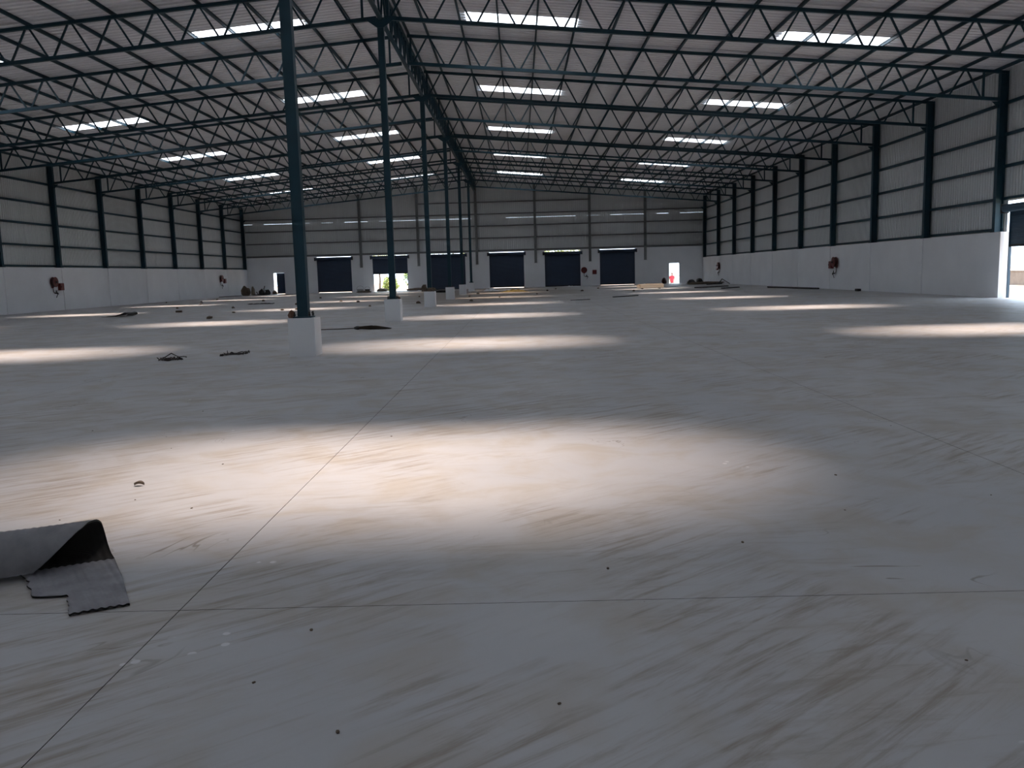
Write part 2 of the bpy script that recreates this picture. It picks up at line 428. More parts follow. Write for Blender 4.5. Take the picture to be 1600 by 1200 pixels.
# ------------------------------------------------------------------ steel columns
def i_section(h, b=.2, d=.3, tf=.016, tw=.012):      # web along x
    return MB().box(-d/2, -d/2+tf, -b/2, b/2, 0, h).box(d/2-tf, d/2, -b/2, b/2, 0, h).box(-d/2+tf, d/2-tf, -tw/2, tw/2, 0, h)
def wall_column(x, y, sgn, label):
    zb = 2.5; e = empty('steel_column', (x, y, zb)); tag(e, label, 'column', 'side wall columns')
    h = ztop(x) + .04 - zb
    i_section(h).build('shaft', 'steel', e)
    MB().box(-.19, .19, -.15, .15, 0, .025).build('base_plate', 'steel', e)
    z = zbot(x)-zb
    # seat bracket under the truss
    s = -sgn
    v = [(s*.15, -.006, z-.32), (s*.15, -.006, z-.06), (s*.42, -.006, z-.06)]; v += [(a, .006, c) for a, _, c in v]
    me = bpy.data.meshes.new('bracket'); me.from_pydata(v, [], [(0, 1, 2), (5, 4, 3), (0, 3, 4, 1), (1, 4, 5, 2), (2, 5, 3, 0)]); me.materials.append(M['steel']); link('bracket', me, e)
    for g in GIRTS[1:]:
        MB().box(sgn*.06-.03, sgn*.06+.03, .1, .16, g-zb-.07, g-zb+.07).build('cleat', 'black', e)
for j in range(2, 13):
    k = 13-j
    wall_column(CR, FY(j), 1, f'teal steel column on the right side wall, {ORD[k]} from the roller-door wall')
for j in range(4, 13):
    k = 13-j
    wall_column(CL, FY(j), -1, f'teal steel column on the left side wall, {ORD[k]} from the roller-door wall')
# wind posts of the far wall
for k, px in enumerate(POST_X[1:]):
    e = empty('wall_post', (px, YF-.02, 2.40))
    near = ['between the two shutters closest to the dark-leafed doorway', 'between the half-raised shutter and the next closed one', 'at the ridge of the roller-door end wall',
            'between the ridge wall post and the yellow-lit shutter', 'above the red hose reel between two shutters', 'beside the white-framed doorway with a person'][k]
    tag(e, 'grey-green wall post ' + near, 'post', 'posts of the end wall')
    h = zroof(px)-.05-2.40
    MB().box(-.12, .12, -.012, 0, 0, h).box(-.006, .006, -.18, -.012, 0, h).box(-.12, .12, -.192, -.18, 0, h).build('shaft', 'steel_far', e)
    MB().box(-.15, .15, -.22, .0, 0, .02).build('base_plate', 'steel_far', e)

# ------------------------------------------------------------------ central posts on white pedestals
def lump_mesh(name, m, r, sub=2, seed=0, flat=.6):
    bm = bmesh.new(); bmesh.ops.create_icosphere(bm, subdivisions=sub, radius=1)
    for v in bm.verts:
        n_ = noise.noise(v.co*1.6 + Vector((seed*3.1, seed, 7))); f_ = 1 + .45*n_
        v.co = Vector((v.co.x*r[0]*f_, v.co.y*r[1]*f_, max(-flat, v.co.z*f_)*r[2]))
    zmin = min(v.co.z for v in bm.verts)
    for v in bm.verts: v.co.z -= zmin
    me = bpy.data.meshes.new(name); bm.to_mesh(me); bm.free(); me.materials.append(M[m]); return me
pm_ = MB().box(-.25, .25, -.25, .25, 0, .72)
ped = pm_.mesh('pedestal', 'white')
bolt = MB().tube([(0, 0, 0), (0, 0, .09)], .014, 6).tube([(0, 0, .02), (0, 0, .045)], .026, 6).mesh('anchor_bolt', 'black')
for c in range(6):
    j = 2*c; y = FY(j); k = 6-c
    e = empty('steel_column', (XC, y, 0))
    tag(e, f'tall teal post on white pedestal under the ridge, {ORD[k]} from the roller-door wall', 'column', 'central posts under the ridge')
    p = link('pedestal', ped, e); p['label'] = 'square white concrete pedestal'
    zt = 9.45-.06
    MB().box(-.1, .1, -.09, .09, .745, zt).build('shaft', 'steel', e)
    bp_ = MB().box(-.17, .17, -.17, .17, .72, .745).build('base_plate', 'steel', e)
    for sx in (-1, 1):
        for sy in (-1, 1): link('anchor_bolt', bolt, bp_, (sx*.14, sy*.14, .745))
    v = [(-.5, -.008, zt+.02), (.5, -.008, zt+.02), (.1, -.008, zt-.26), (-.1, -.008, zt-.26)]; v += [(a, .008, b) for a, _, b in v]
    me = bpy.data.meshes.new('gusset'); me.from_pydata(v, [], [(0, 1, 2, 3), (7, 6, 5, 4), (0, 4, 5, 1), (1, 5, 6, 2), (2, 6, 7, 3), (3, 7, 4, 0)]); me.materials.append(M['steel'])
    link('gusset', me, e, (0, -.1, 0))
    MB().box(-.14, .14, -.14, .14, zt, zt+.03).build('cap_plate', 'steel', e)

# ------------------------------------------------------------------ roof trusses
def truss_parts(side):
    tops = TOPR if side > 0 else TOPL
    d = 1.352*side
    x_in = XC + .12*side; x_out = (CR-.15) if side > 0 else (CL+.15)
    post_in = -3.86 if side > 0 else -4.66; post_out = 17.78 if side > 0 else -26.72
    parts = {}
    parts['bottom'] = MB().beam((x_in, 0, zbot(x_in)), (x_out, 0, zbot(x_out)), .11, .115).mesh('bottom_chord', 'steel')
    xo2 = CR+.1 if side > 0 else CL-.1
    parts['top'] = MB().beam((x_in, 0, ztop(x_in)), (xo2, 0, ztop(xo2)), .11, .105).mesh('top_chord', 'steel')
    parts['post'] = []
    for px in (post_in, post_out):
        parts['post'].append(MB().beam((px, 0, zbot(px)), (px, 0, ztop(px)), .07, .07, (0, 1, 0)).mesh('post', 'steel'))
    x0 = tops[0]; h = .61
    g = .045*side
    a = MB().beam((x0-h*d/1.352+0, 0, zbot(x0-h*side)), (x0-g, 0, ztop(x0)), .05, .055).mesh('web_member', 'steel')
    b = MB().beam((x0+g, 0, ztop(x0)), (x0+h*d/1.352, 0, zbot(x0+h*side)), .05, .055).mesh('web_member', 'steel')
    parts['web'] = (a, b)
    return tops, parts
for side, nm in ((1, 'right'), (-1, 'left')):
    tops, P = truss_parts(side)
    for j in range(1, 12):
        e = empty('roof_truss', (0, FY(j), 0))
        other = 'right' if side > 0 else 'left'
        tag(e, f'teal lattice truss, ridge to {other} side wall, {ORD[12-j]} from the roller-door wall', 'roof truss', 'roof trusses')
        link('bottom_chord', P['bottom'], e); link('top_chord', P['top'], e)
        for q in P['post']: link('post', q, e)
        for k in range(16):
            for q in P['web']: link('web_member', q, e, ((tops[k]-tops[0]), 0, -SLOPE*abs(tops[k]-tops[0])))
# ridge girders between the central posts
for c in range(6):
    ya, yb = FY(2*c), FY(2*c+2)
    if c == 5: yb = YF-.15
    e = empty('ridge_girder', (XC, ya, 0)); L_ = yb-ya
    tag(e, f'teal lattice girder along the ridge, {ORD[6-c]} span from the roller-door wall', 'girder', 'ridge girders')
    zb_, zt_ = 9.43, 10.45
    MB().tube([(0, .1, zb_), (0, L_-.1, zb_)], .075, 10).build('bottom_chord', 'steel', e, smooth=True)
    MB().beam((0, .1, zt_), (0, L_-.1, zt_), .11, .105, (1, 0, 0)).build('top_chord', 'steel', e)
    npan = 10; dl = (L_-.2)/npan
    wa = MB().beam((0, 0, zb_), (0, dl/2-.03, zt_), .06, .06, (1, 0, 0)).mesh('web_member', 'steel')
    wb_ = MB().beam((0, dl/2+.03, zt_), (0, dl, zb_), .06, .06, (1, 0, 0)).mesh('web_member', 'steel')
    vt = MB().beam((0, 0, zb_), (0, 0, zt_), .055, .055, (1, 0, 0)).mesh('post', 'steel')
    for k in range(npan):
        link('web_member', wa, e, (0, .1+k*dl, 0)); link('web_member', wb_, e, (0, .1+k*dl, 0))
        if k: link('post', vt, e, (0, .1+k*dl, 0))

# ------------------------------------------------------------------ fire hose reels and red boxes on the walls
def hose_reel(loc, rz, label, mirror=1):
    e = empty('hose_reel', loc, rz); tag(e, label, 'hose reel', 'fire hose reels')
    MB().box(-.06, .06, 0, .08, -.34, .06).build('wall_bracket', 'red', e)
    dr = MB().lathe_y([(.05, .07), (.29, .07), (.30, .085), (.29, .10), (.12, .10), (.12, .22), (.29, .22), (.30, .235), (.29, .25), (.14, .25), (.12, .27), (.04, .27)], 28)
    dr = dr.build('drum', 'red', e)
    hb = MB()
    for k in range(4): 
        r = .155+.034*k
        hb.lathe_y([(r-.017, .115), (r+.017, .115), (r+.017, .205), (r-.017, .205)], 24)
    hb.build('hose_coil', 'hose', dr)
    MB().lathe_y([(.05, .26), (.055, .31), (.03, .33)], 12).build('hub', 'black', dr)
    MB().tube([(mirror*.0, .05, -.28), (mirror*.0, .06, -.55), (mirror*.07, .08, -.64), (mirror*.2, .1, -.64)], .02, 8).build('supply_pipe', 'hose', e)
    MB().tube([(mirror*.12, .1, -.64), (mirror*.32, .1, -.64), (mirror*.40, .12, -.70)], [.035, .05, .025], 8).tube([(mirror*.25, .1, -.60), (mirror*.25, .1, -.52)], .018, 6).lathe_y([(.02, 0), (.05, 0), (.05, .02), (.02, .02)], 12, (mirror*.25, .09, -.53)).build('valve', 'black', e)
    MB().tube([(mirror*.36, .1, -.70), (mirror*.30, .08, -.82), (mirror*.27, .06, -.9)], [.02, .015, .022], 8).build('nozzle', 'black', e)
    return e
def red_box(loc, rz, label):
    e = empty('fire_box', loc, rz); tag(e, label, 'fire box', 'red fire boxes')
    MB().box(-.2, .2, 0, .16, -.21, .21).build('body', 'red', e)
    dd = MB().box(-.18, .18, .16, .175, -.19, .19).build('door', 'red', e)
    MB().box(.12, .15, .175, .2, -.04, .04).build('handle', 'black', dd)
R_, L__, Fz = PI/2, -PI/2, PI
hose_reel((XR, 49.53, 1.57), R_, 'red hose reel on the right wall above the small black box', 1)
red_box((XR, 50.25, 1.42), R_, 'red fire box on the right wall beside the reel above the black box')
hose_reel((XR, 78.2, 1.62), R_, 'red hose reel on the right wall close to the roller-door wall corner', 1)
red_box((XR, 79.0, 1.42), R_, 'red fire box on the right wall close to the roller-door wall corner')
hose_reel((XL, 49.45, 1.66), L__, 'red hose reel on the left wall, far from the rubbish-filled corner', -1)
red_box((XL, 50.28, 1.38), L__, 'red fire box on the left wall, far from the rubbish-filled corner')
hose_reel((XL, 77.5, 1.68), L__, 'red hose reel on the left wall next to the rubbish-filled corner', -1)
red_box((XL, 78.5, 1.45), L__, 'red fire box on the left wall next to the rubbish-filled corner')
hose_reel((6.55, YF, 1.55), Fz, 'red hose reel on the end wall between two navy shutters', -1)
red_box((7.6, YF, 1.33), Fz, 'red fire box on the end wall between two navy shutters')

# ------------------------------------------------------------------ torn ribbed sheet in the foreground
def torn_sheet():
    # flat sheet in (u, v): v is arc length from the front edge over the curl, u runs along the fold axis
    ax = Vector((-.9, -.43, 0)).normalized(); pv = Vector((ax.y, -ax.x, 0))
    org = Vector((-1.80, 3.66, .004)); pts = [(0, 0), (.3, 0), (.55, .002), (.68, .005)]
    for k in range(-6, 9):
        t = math.radians(k*11); pts.append((.735 + .10*math.cos(t), .115 + .107*math.sin(t)))
    pts += [(.70, .217), (.665, .19), (.64, .15), (.625, .10), (.625, .055), (.64, .02)]
    return ax, pv, org, pts
def lerp(tab, s):
    for (a, b), (c, d) in zip(tab, tab[1:]):
        if s <= c: return b + (d-b)*(s-a)/(c-a)
    return tab[-1][1]
def build_torn_sheet():
    ax, pv, org, pts = torn_sheet()
    # resample by arc length
    L_ = [0]
    for a, b in zip(pts, pts[1:]): L_.append(L_[-1] + math.hypot(b[0]-a[0], b[1]-a[1]))
    tot = L_[-1]; NV = 90
    def at(s):
        for i in range(len(L_)-1):
            if s <= L_[i+1] or i == len(L_)-2:
                t = (s-L_[i])/(L_[i+1]-L_[i]); return pts[i][0]+(pts[i+1][0]-pts[i][0])*t, pts[i][1]+(pts[i+1][1]-pts[i][1])*t
    sm = [at(tot*k/NV) for k in range(NV+1)]
    for _ in range(4): sm = [sm[0]] + [((a[0]+2*b[0]+c[0])/4, (a[1]+2*b[1]+c[1])/4) for a, b, c in zip(sm, sm[1:], sm[2:])] + [sm[-1]]
    uR = lambda s: lerp([(0, 0), (.44, .03), (.70, .06), (.85, .09), (.98, .11), (1.1, .18), (1.2, .29), (1.32, .43), (1.5, .6)], s)
    uL = lambda s: lerp([(0, .245), (.27, .265), (.285, .30), (.30, .36), (.33, .41), (.36, .42), (.43, .42), (.50, .45), (.56, .44), (.7, .50), (.8, .55), (.84, 1.15), (3, 1.2)], s)
    NU = 70; T = .009; inner, outer, inside = [], [], []
    for k, (p, z) in enumerate(sm):
        s = tot*k/NV
        q0, q1 = sm[max(k-1, 0)], sm[min(k+1, NV)]; dx, dz = q1[0]-q0[0], q1[1]-q0[1]; l = math.hypot(dx, dz); nx, nz_ = -dz/l, dx/l
        a, b = uR(s), uL(s) + .010*noise.noise(Vector((s*23, 0, 5)))
        for i in range(NU+1):
            u = a + (b-a)*i/NU
            rib = .0026*math.sin(2*PI*(u-.17*s)/.036)
            hgt = max(.004*noise.noise(Vector((u*4, s*4, 0))), -.001)
            c = org + ax*u + pv*(p+nx*rib) + Vector((0, 0, z + nz_*rib + .006 + hgt))
            nn = (pv*nx + Vector((0, 0, nz_)))*(T/2)
            inner.append(tuple(c+nn)); outer.append(tuple(c-nn))
    W = NU+1; n0 = len(inner); faces, mats = [], []
    for k in range(NV):
        bare = tot*k/NV > .70                                  # deep shade inside the curl, painted black on its inner faces
        for i in range(NU):
            q = (k*W+i, k*W+i+1, (k+1)*W+i+1, (k+1)*W+i)
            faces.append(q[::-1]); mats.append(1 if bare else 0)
            faces.append(tuple(n0+e for e in q)); mats.append(0)
    rim = [k*W for k in range(NV+1)] + [NV*W+i for i in range(1, W)] + [k*W+NU for k in range(NV-1, -1, -1)] + [i for i in range(NU-1, 0, -1)]
    for a, b in zip(rim, rim[1:]+rim[:1]): faces.append((a, b, n0+b, n0+a)); mats.append(1)
    me = bpy.data.meshes.new('ribbed_sheet'); me.from_pydata(inner+outer, [], faces); me.materials.append(M['rubber']); me.materials.append(M['rubber_edge_shade'])
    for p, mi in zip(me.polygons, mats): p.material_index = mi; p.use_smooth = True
    o = link('ribbed_sheet', me)
    return tag(o, 'torn grey ribbed rubber sheet curled over on the bare floor', 'rubber sheet')
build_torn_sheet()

# ------------------------------------------------------------------ broom behind the first pedestal
b = empty('broom', (-5.6, 23.6, 0)); tag(b, 'long-handled dark twig broom lying on the floor', 'broom')
MB().tube([(-.3, .0, .03), (.6, .0, .035), (1.05, -.02, .05)], .014).build('handle', 'stick', b)
MB().tube([(.98, -.02, .05), (1.06, -.022, .055), (1.12, -.025, .055)], [.03, .05, .045], 10).build('binding', 'black', b)
bb = MB(); rnd = random.Random(3)
for k in range(90):
    a = rnd.uniform(0, 2*PI); r = rnd.random()**.5
    e0 = Vector((1.08, -.025+.035*r*math.cos(a), .055+.03*r*math.sin(a)))
    l = rnd.uniform(.5, .95); e1 = Vector((1.08+l*.55, -.03+.13*r*math.cos(a), max(.008, .055+.055*r*math.sin(a))))
    e2 = Vector((1.08+l, -.05+.07*r*math.cos(a), max(.006, .02+.015*math.sin(a))))
    bb.tube([e0, e1, e2], [.007, .009, .003], 4)
bb.build('bristles', 'bristle', b)

# ------------------------------------------------------------------ loose things on the floor
def wire_tangle(loc, seed, n_, label, size=.22, hook=None):
    rnd = random.Random(seed); mb = MB()
    for k in range(n_):
        p = Vector((rnd.uniform(-size, size), rnd.uniform(-.12, .12), .012)); pts = [p]; d = rnd.uniform(0, 2*PI)
        for s in range(7):
            d += rnd.uniform(-.9, .9); p = p + Vector((math.cos(d)*size*.32, math.sin(d)*.06, 0)); p.x = max(-size, min(size, p.x)); p.z = .012 + abs(rnd.gauss(0, .025)); pts.append(p.copy())
        mb.tube(pts, .008, 5)
    if hook: mb.tube(hook, .011, 5)
    return tag(mb.build('wire_tangle', 'wire', None, loc), label, 'wire')
wire_tangle((-6.55, 15.75, 0), 1, 9, 'dark wire tangle with a raised triangular loop on the floor', .2, [(-.2, 0, .02), (.0, .02, .135), (.22, 0, .02), (-.15, .02, .03)])
wire_tangle((-5.62, 16.6, 0), 2, 13, 'low dark wire tangle on the floor beside the lone first pedestal', .2)
wire_tangle((-15.6, 51.2, 0), 4, 22, 'dark heap of tangled wire between the left wall and the posts', .75)

def crumple(name, m, loc, lx, ly, hz, label, cat, seed=0, group=None, nx=18, ny=12, rz=0):
    v, f = [], []
    for j in range(ny+1):
        for i in range(nx+1):
            u, w_ = i/nx*2-1, j/ny*2-1
            ed = 1+.28*noise.noise(Vector((u*1.5+seed, w_*1.5, 3)))
            h = hz*max(0, (1-u*u*.9)*(1-w_*w_*.9))*(.35+1.3*abs(noise.noise(Vector((u*2.3+seed*5, w_*2.3, 1)))))
            v.append((u*lx/2*ed, w_*ly/2*ed, .012+h))
    W = nx+1
    f = [(j*W+i, j*W+i+1, (j+1)*W+i+1, (j+1)*W+i) for j in range(ny) for i in range(nx)]
    me = bpy.data.meshes.new(name); me.from_pydata(v, [], f); me.materials.append(M[m])
    o = link(name, me, None, loc, (0, 0, rz)); md = o.modifiers.new('thickness', 'SOLIDIFY'); md.thickness = .008; md.offset = -1
    return tag(o, label, cat, group)
# black half-folded sheet
me_pts = MB()
e = empty('plastic_sheet', (-17.75, 37.6, 0)); tag(e, 'black plastic sheet folded over on the floor near the left wall', 'plastic sheet')
v, f = [], []
prof = [(-.62, .01), (-.3, .015), (0, .05), (.25, .13), (.42, .18), (.52, .15), (.55, .08), (.45, .035), (.2, .025), (0, .02)]
for p, z in prof:
    for t in (-.45, -.15, .15, .45): v.append((p+.1*t, t*.9, z+.012*math.sin(p*9+t*7)+.01))
f = [(i*4+k, i*4+k+1, i*4+k+5, i*4+k+4) for i in range(len(prof)-1) for k in range(3)]
me = bpy.data.meshes.new('folded_sheet'); me.from_pydata(v, [], f); me.materials.append(M['dark']); o = link('folded_sheet', me, e); md = o.modifiers.new('t', 'SOLIDIFY'); md.thickness = .008
brick = MB().box(-.11, .11, -.05, .05, 0, .07)
def brick_at(loc, rz, label, m='brick', sc=1, group=None, cat='brick'):
    mb = MB(); mb.box(-.115*sc, .115*sc, -.055*sc, .055*sc, 0, .075*sc)
    bm = bmesh.new(); bm.from_mesh(mb.mesh('b', m)); bmesh.ops.bevel(bm, geom=bm.edges[:], offset=.008*sc, segments=1, affect='EDGES')
    rnd = random.Random(hash((loc[0], loc[1])) & 255)
    for vv in bm.verts: vv.co += Vector((rnd.uniform(-.006, .006), rnd.uniform(-.006, .006), 0))
    me = bpy.data.meshes.new('brick'); bm.to_mesh(me); bm.free(); me.materials.append(M[m])
    return tag(link('brick' if cat == 'brick' else 'box', me, None, loc, (0, 0, rz)), label, cat, group)
brick_at((-16.5, 41.0, 0), .2, 'single dull block on the floor between the left wall and the posts', 'stone', 1.25)
brick_at((17.95, 45.25, 0), PI/2, 'small black box at the foot of the right wall below the hose reel', 'black', 1.7, None, 'box')
# pipes and planks lying about
def rod(p, q, r, m, label, cat='pipe', name='pipe', flat=None):
    c = Vector(p); d = Vector(q)-c
    mb = MB()
    if flat: mb.beam((0, 0, flat/2), (d.x, d.y, flat/2), r, flat, Vector((-d.y, d.x, 0)))
    else: mb.tube([(0, 0, r), (d.x*.3, d.y*.3, r), (d.x*.62, d.y*.62, r), (d.x, d.y, r)], r, 8)
    return tag(mb.build(name, m, None, p), label, cat)
rod((16.75, 57.5, 0), (17.75, 50.6, 0), .05, 'dark', 'long dark pipe lying on the floor along the right wall')
rod((5.1, 45.9, 0), (6.6, 47.6, 0), .16, 'dark', 'short dark plank lying alone on the open floor', 'plank', 'plank', .05)
rod((12.93, 62.2, 0), (15.78, 64.9, 0), .35, 'dark', 'wide black plank on the floor near the pale timber pile', 'plank', 'plank', .07)
rod((13.97, 58.4, 0), (15.4, 60.1, 0), .3, 'dark', 'shorter black plank beside the wide black plank', 'plank', 'plank', .07)
rod((2.6, 42.8, 0), (3.6, 43.4, 0), .06, 'wire', 'thin rusty offcut lying on the muddy floor patch', 'offcut', 'offcut', .03)
# timber pile
for row in range(4):
    for k in range(3):
        ln = 1.95 - .1*((row*3+k) % 4)
        mb = MB().box(-ln/2, ln/2, -.085, .085, 0, .07)
        o = mb.build('timber_plank', 'timber', None, (9.85+.06*((k*2+row) % 3), 63.9+.22*k, .07+.072*row)); o.rotation_euler = (0, 0, math.radians((row*7+k*5) % 4 - 1.5)*.4)
        tag(o, 'pale sawn plank in the pile of planks', 'plank', 'pale timber pile')
for k in (-1, 1):
    o = MB().box(-.05, .05, -.35, .35, 0, .068).build('bearer', 'dark', None, (9.9+k*.65, 64.12, 0))
    tag(o, 'dark bearer block under the pale timber pile', 'block', 'bearers under the timber')
crumple('tarpaulin', 'yellow', (-.35, 66.0, 0), 1.9, 1.3, .25, 'crumpled ochre tarpaulin on the muddy floor', 'tarpaulin', 2)
crumple('plastic_sheet', 'paper', (-2.3, 70.5, 0), 1.2, .9, .28, 'small crumpled white plastic sheet by the last central post', 'plastic sheet', 5)
crumple('plastic_sheet', 'paper', (-.8, 73.5, 0), 3.2, 1.0, .06, 'flattened white plastic sheet before the shutter with a light slit', 'plastic sheet', 8)
crumple('plastic_sheet', 'paper', (4.9, 80.5, 0), 1.6, 1.0, .16, 'white plastic scrap before the shutter with the yellow-green gap', 'plastic sheet', 11)
crumple('plastic_sheet', 'paper', (-9.1, 80.0, 0), 1.6, .9, .1, 'white plastic scrap beside the half-raised shutter opening', 'plastic sheet', 14)
# heap behind the third pedestal
for k, (dx, dy, r, lb) in enumerate([(-.25, .0, (.13, .17, .19), 'taller brown sack lying on top of a white pedestal'), (.09, -.18, (.2, .065, .11), 'flat brown sack on a white pedestal before the post foot')]):
    o = link('rubble_sack', lump_mesh('rubble_sack', 'stone', r, 3, k+3), None, (XC+dx, FY(4)+dy, .72)); tag(o, lb, 'sack', 'brown sacks on a pedestal')
o = link('folded_tarp', lump_mesh('folded_tarp', 'dark', (1.0, .5, .16), 2, 9), None, (-6.3, 71.5, 0)); tag(o, 'dark folded tarp on the floor between far central posts', 'tarp')
# bits standing on the pedestals
o = link('stone', lump_mesh('stone', 'brick', (.085, .08, .085), 2, 4), None, (XC-.165, FY(0)-.17, .72)); o.location = (XC-.215, FY(0)-.06, .72); o.scale = (.75, .9, 1.1); tag(o, 'reddish-brown stone resting on the white pedestal nearest the broom', 'stone')
o = link('stone', lump_mesh('stone', 'brick', (.055, .05, .06), 2, 6), None, (XC+.205, FY(2)-.03, .72)); o.scale = (.7, 1, .8); tag(o, 'small reddish stone on the pedestal beyond the broom head', 'stone')
# rubbish in the far left corner
lbls = [('sack', 'dark brown full sack against the left wall corner', (-26.15, 81.3), (.42, .32, .56), 'stone'),
        ('sack', 'pale grey sack leaning in the left wall corner', (-25.95, 82.9), (.17, .2, .5), 'sack'),
        ('sack', 'low grey sack beside the dark-leafed doorway', (-24.4, 84.9), (.24, .2, .24), 'sack'),
        ('sack', 'black lumpy sack between the pale sack and the dark-leafed doorway', (-25.35, 84.0), (.34, .3, .36), 'dark'),
        ('sack', 'smaller black sack close to the dark-leafed doorway', (-24.75, 83.7), (.28, .25, .30), 'dark')]
for k, (nm, lb, (x, y), r, m_) in enumerate(lbls):
    tag(link(nm, lump_mesh(nm, m_, r, 3, k+20), None, (x, y, 0)), lb, 'sack')
wire_tangle((-25.0, 82.5, 0), 12, 40, 'bushy heap of dark scrap wire in the left wall corner', .75)
sc_ = empty('scrap_heap', (-24.6, 81.5, 0)); tag(sc_, 'dark heap of scrap rods before the dark-leafed doorway', 'scrap')
rnd = random.Random(8)
for k in range(14):
    a = rnd.uniform(0, PI); l = rnd.uniform(.4, .9); c = Vector((rnd.uniform(-.45, .45), rnd.uniform(-.2, .2), .03))
    MB().beam(c, c + Vector((math.cos(a)*l*.5, rnd.uniform(-.2, .2), abs(rnd.gauss(.1, .2)))), .05, .05, (0, 0.2, 1)).build('rod', 'wire', sc_)
rod((-27.0, 76.5, 0), (-26.5, 81.0, 0), .12, 'dark', 'dark batten lying at the foot of the left wall', 'batten', 'batten', .06)
# buckets and bin near the half-raised shutter
def bucket(loc, r, h, m_, label):
    e = empty('bucket', loc); tag(e, label, 'bucket')
    mb = MB(); k = 16; prof = [(r*.8, 0), (r, h), (r*.94, h), (r*.75, .03)]
    n0 = 0
    for rr, z in prof:
        for q in range(k): mb.v.append((rr*math.cos(2*PI*q/k), rr*math.sin(2*PI*q/k), z))
    for i in range(3):
        for q in range(k): mb.f.append((i*k+q, i*k+(q+1) % k, (i+1)*k+(q+1) % k, (i+1)*k+q))
    mb.f.append(tuple(range(k))[::-1]); mb.f.append(tuple(3*k+q for q in range(k)))
    mb.build('tub', m_, e)
    MB().tube([(r*math.cos(t), .0, h+.0+r*.9*math.sin(t)) for t in [PI*i/10 for i in range(11)]], .008, 5).build('handle', 'black', e)
bucket((-15.73, 84.3, 0), .36, .28, 'bucket', 'grey tub standing left of the half-raised shutter')
bucket((-15.02, 84.3, 0), .27, .26, 'dark', 'black tub standing left of the half-raised shutter')
tag(link('rubble_heap', lump_mesh('rubble_heap', 'sack', (.55, .35, .2), 3, 31), None, (-13.6, 84.7, 0)), 'low pale rubble heap at the sill of the half-raised shutter', 'rubble')
tag(link('rubble_heap', lump_mesh('rubble_heap', 'stone', (.7, .4, .12), 3, 32), None, (-14.6, 80.5, 0)), 'low dark rubble heap on the floor before the grey tub', 'rubble')
tag(link('rubble_heap', lump_mesh('rubble_heap', 'stone', (1.2, .4, .14), 3, 33), None, (-10.0, 84.6, 0)), 'long low rubble heap right of the half-raised shutter', 'rubble')
# clutter at the far right corner
tag(link('rubble_heap', lump_mesh('rubble_heap', 'dark', (.34, .3, .24), 3, 41), None, (16.15, 80, 0)), 'black heap between the white-framed doorway and the right wall', 'heap')
tag(link('rubble_heap', lump_mesh('rubble_heap', 'dark', (.3, .25, .3), 3, 42), None, (17.3, 81.6, 0)), 'small upright black bag in the right wall corner', 'bag')
tag(link('rubble_heap', lump_mesh('rubble_heap', 'stone', (1.5, .5, .16), 3, 43), None, (16.6, 76.0, 0)), 'low wide dark spoil heap near the right wall hose reel', 'heap')
e = empty('scrap_heap', (17.3, 73.2, 0)); tag(e, 'dark scrap bars with one raised end by the right wall', 'scrap')
MB().beam((-1.2, 0, .05), (.1, .1, .08), .25, .1, (0, 1, 0)).build('bar', 'dark', e)
MB().beam((-.2, .05, .05), (.15, .1, .48), .1, .06, (0, 1, 0)).build('bar', 'dark', e)
MB().beam((.15, .1, .46), (.75, -.1, .05), .07, .05, (0, 1, 0)).build('bar', 'dark', e)
tag(link('stool', lump_mesh('stool', 'hose', (.25, .22, .34), 2, 45), None, (14.4, 84.6, 0)), 'dark red bag beside the white-framed doorway', 'bag').name = 'bag'
rod((12.6, 84.9, 0), (14.0, 84.2, 0), .03, 'wire', 'thin bar on the floor between the last shutter and white-framed doorway', 'bar', 'bar')
# crumbs of mortar and dried leaves scattered about
crumb = [lump_mesh('clod', 'stone', (.09, .07, .055), 1, s) for s in range(4)]
rnd = random.Random(21)
spots = [(-12.6, 48), (-10.9, 52), (-9.4, 49.5), (-15.2, 45), (-11.2, 40), (-10.6, 40.3), (-13.0, 38.5), (-7.4, 42), (-8.8, 36), (-17.5, 58), (-14.5, 62), (-20.3, 54), (-19, 47), (-22.5, 60), (-12.1, 33),
         (-5.3, 44.5), (-2.6, 46), (-3.2, 55), (-1.2, 52), (1.2, 57), (-6.8, 58), (-3.0, 62), (2.2, 66), (4.6, 62), (-23.5, 66), (-25.4, 61), (-5.2, 66), (6.5, 70), (7.8, 58), (3.1, 72)]
for k, (x, y) in enumerate(spots):
    o = link('clod', crumb[k % 4], None, (x, y, 0), (0, 0, rnd.uniform(0, 6))); s = rnd.uniform(.8, 1.7); o.scale = (s, s, s)
    tag(o, 'small brown clod of dried mortar on the floor', 'clod', 'mortar clods on the floor')
chip = lump_mesh('chip', 'stone', (.006, .0045, .003), 1, 2)
for k, (x, y) in enumerate([(-2.63, 5.55), (-3.6, 9.4), (2.16, 5.75), (2.9, 5.15), (-1.0, 2.9), (-.62, 2.55), (-2.9, 5.1), (-2.15, 5.3), (1.15, 4.35), (1.6, 2.95), (.1, 2.7), (-.9, 3.35), (-3.1, 7.3), (-2.4, 6.6), (2.3, 3.2), (1.9, 4.9), (-1.2, 7.6), (.4, 4.0), (3.3, 7.5), (-4.3, 8.3)]):
    o = link('chip', chip, None, (x, y, 0), (0, 0, k)); s = 1 + (k % 3)*.4; o.scale = (s, s, s)
    tag(o, 'tiny dark grit chip on the bare floor', 'chip', 'grit chips on the floor')
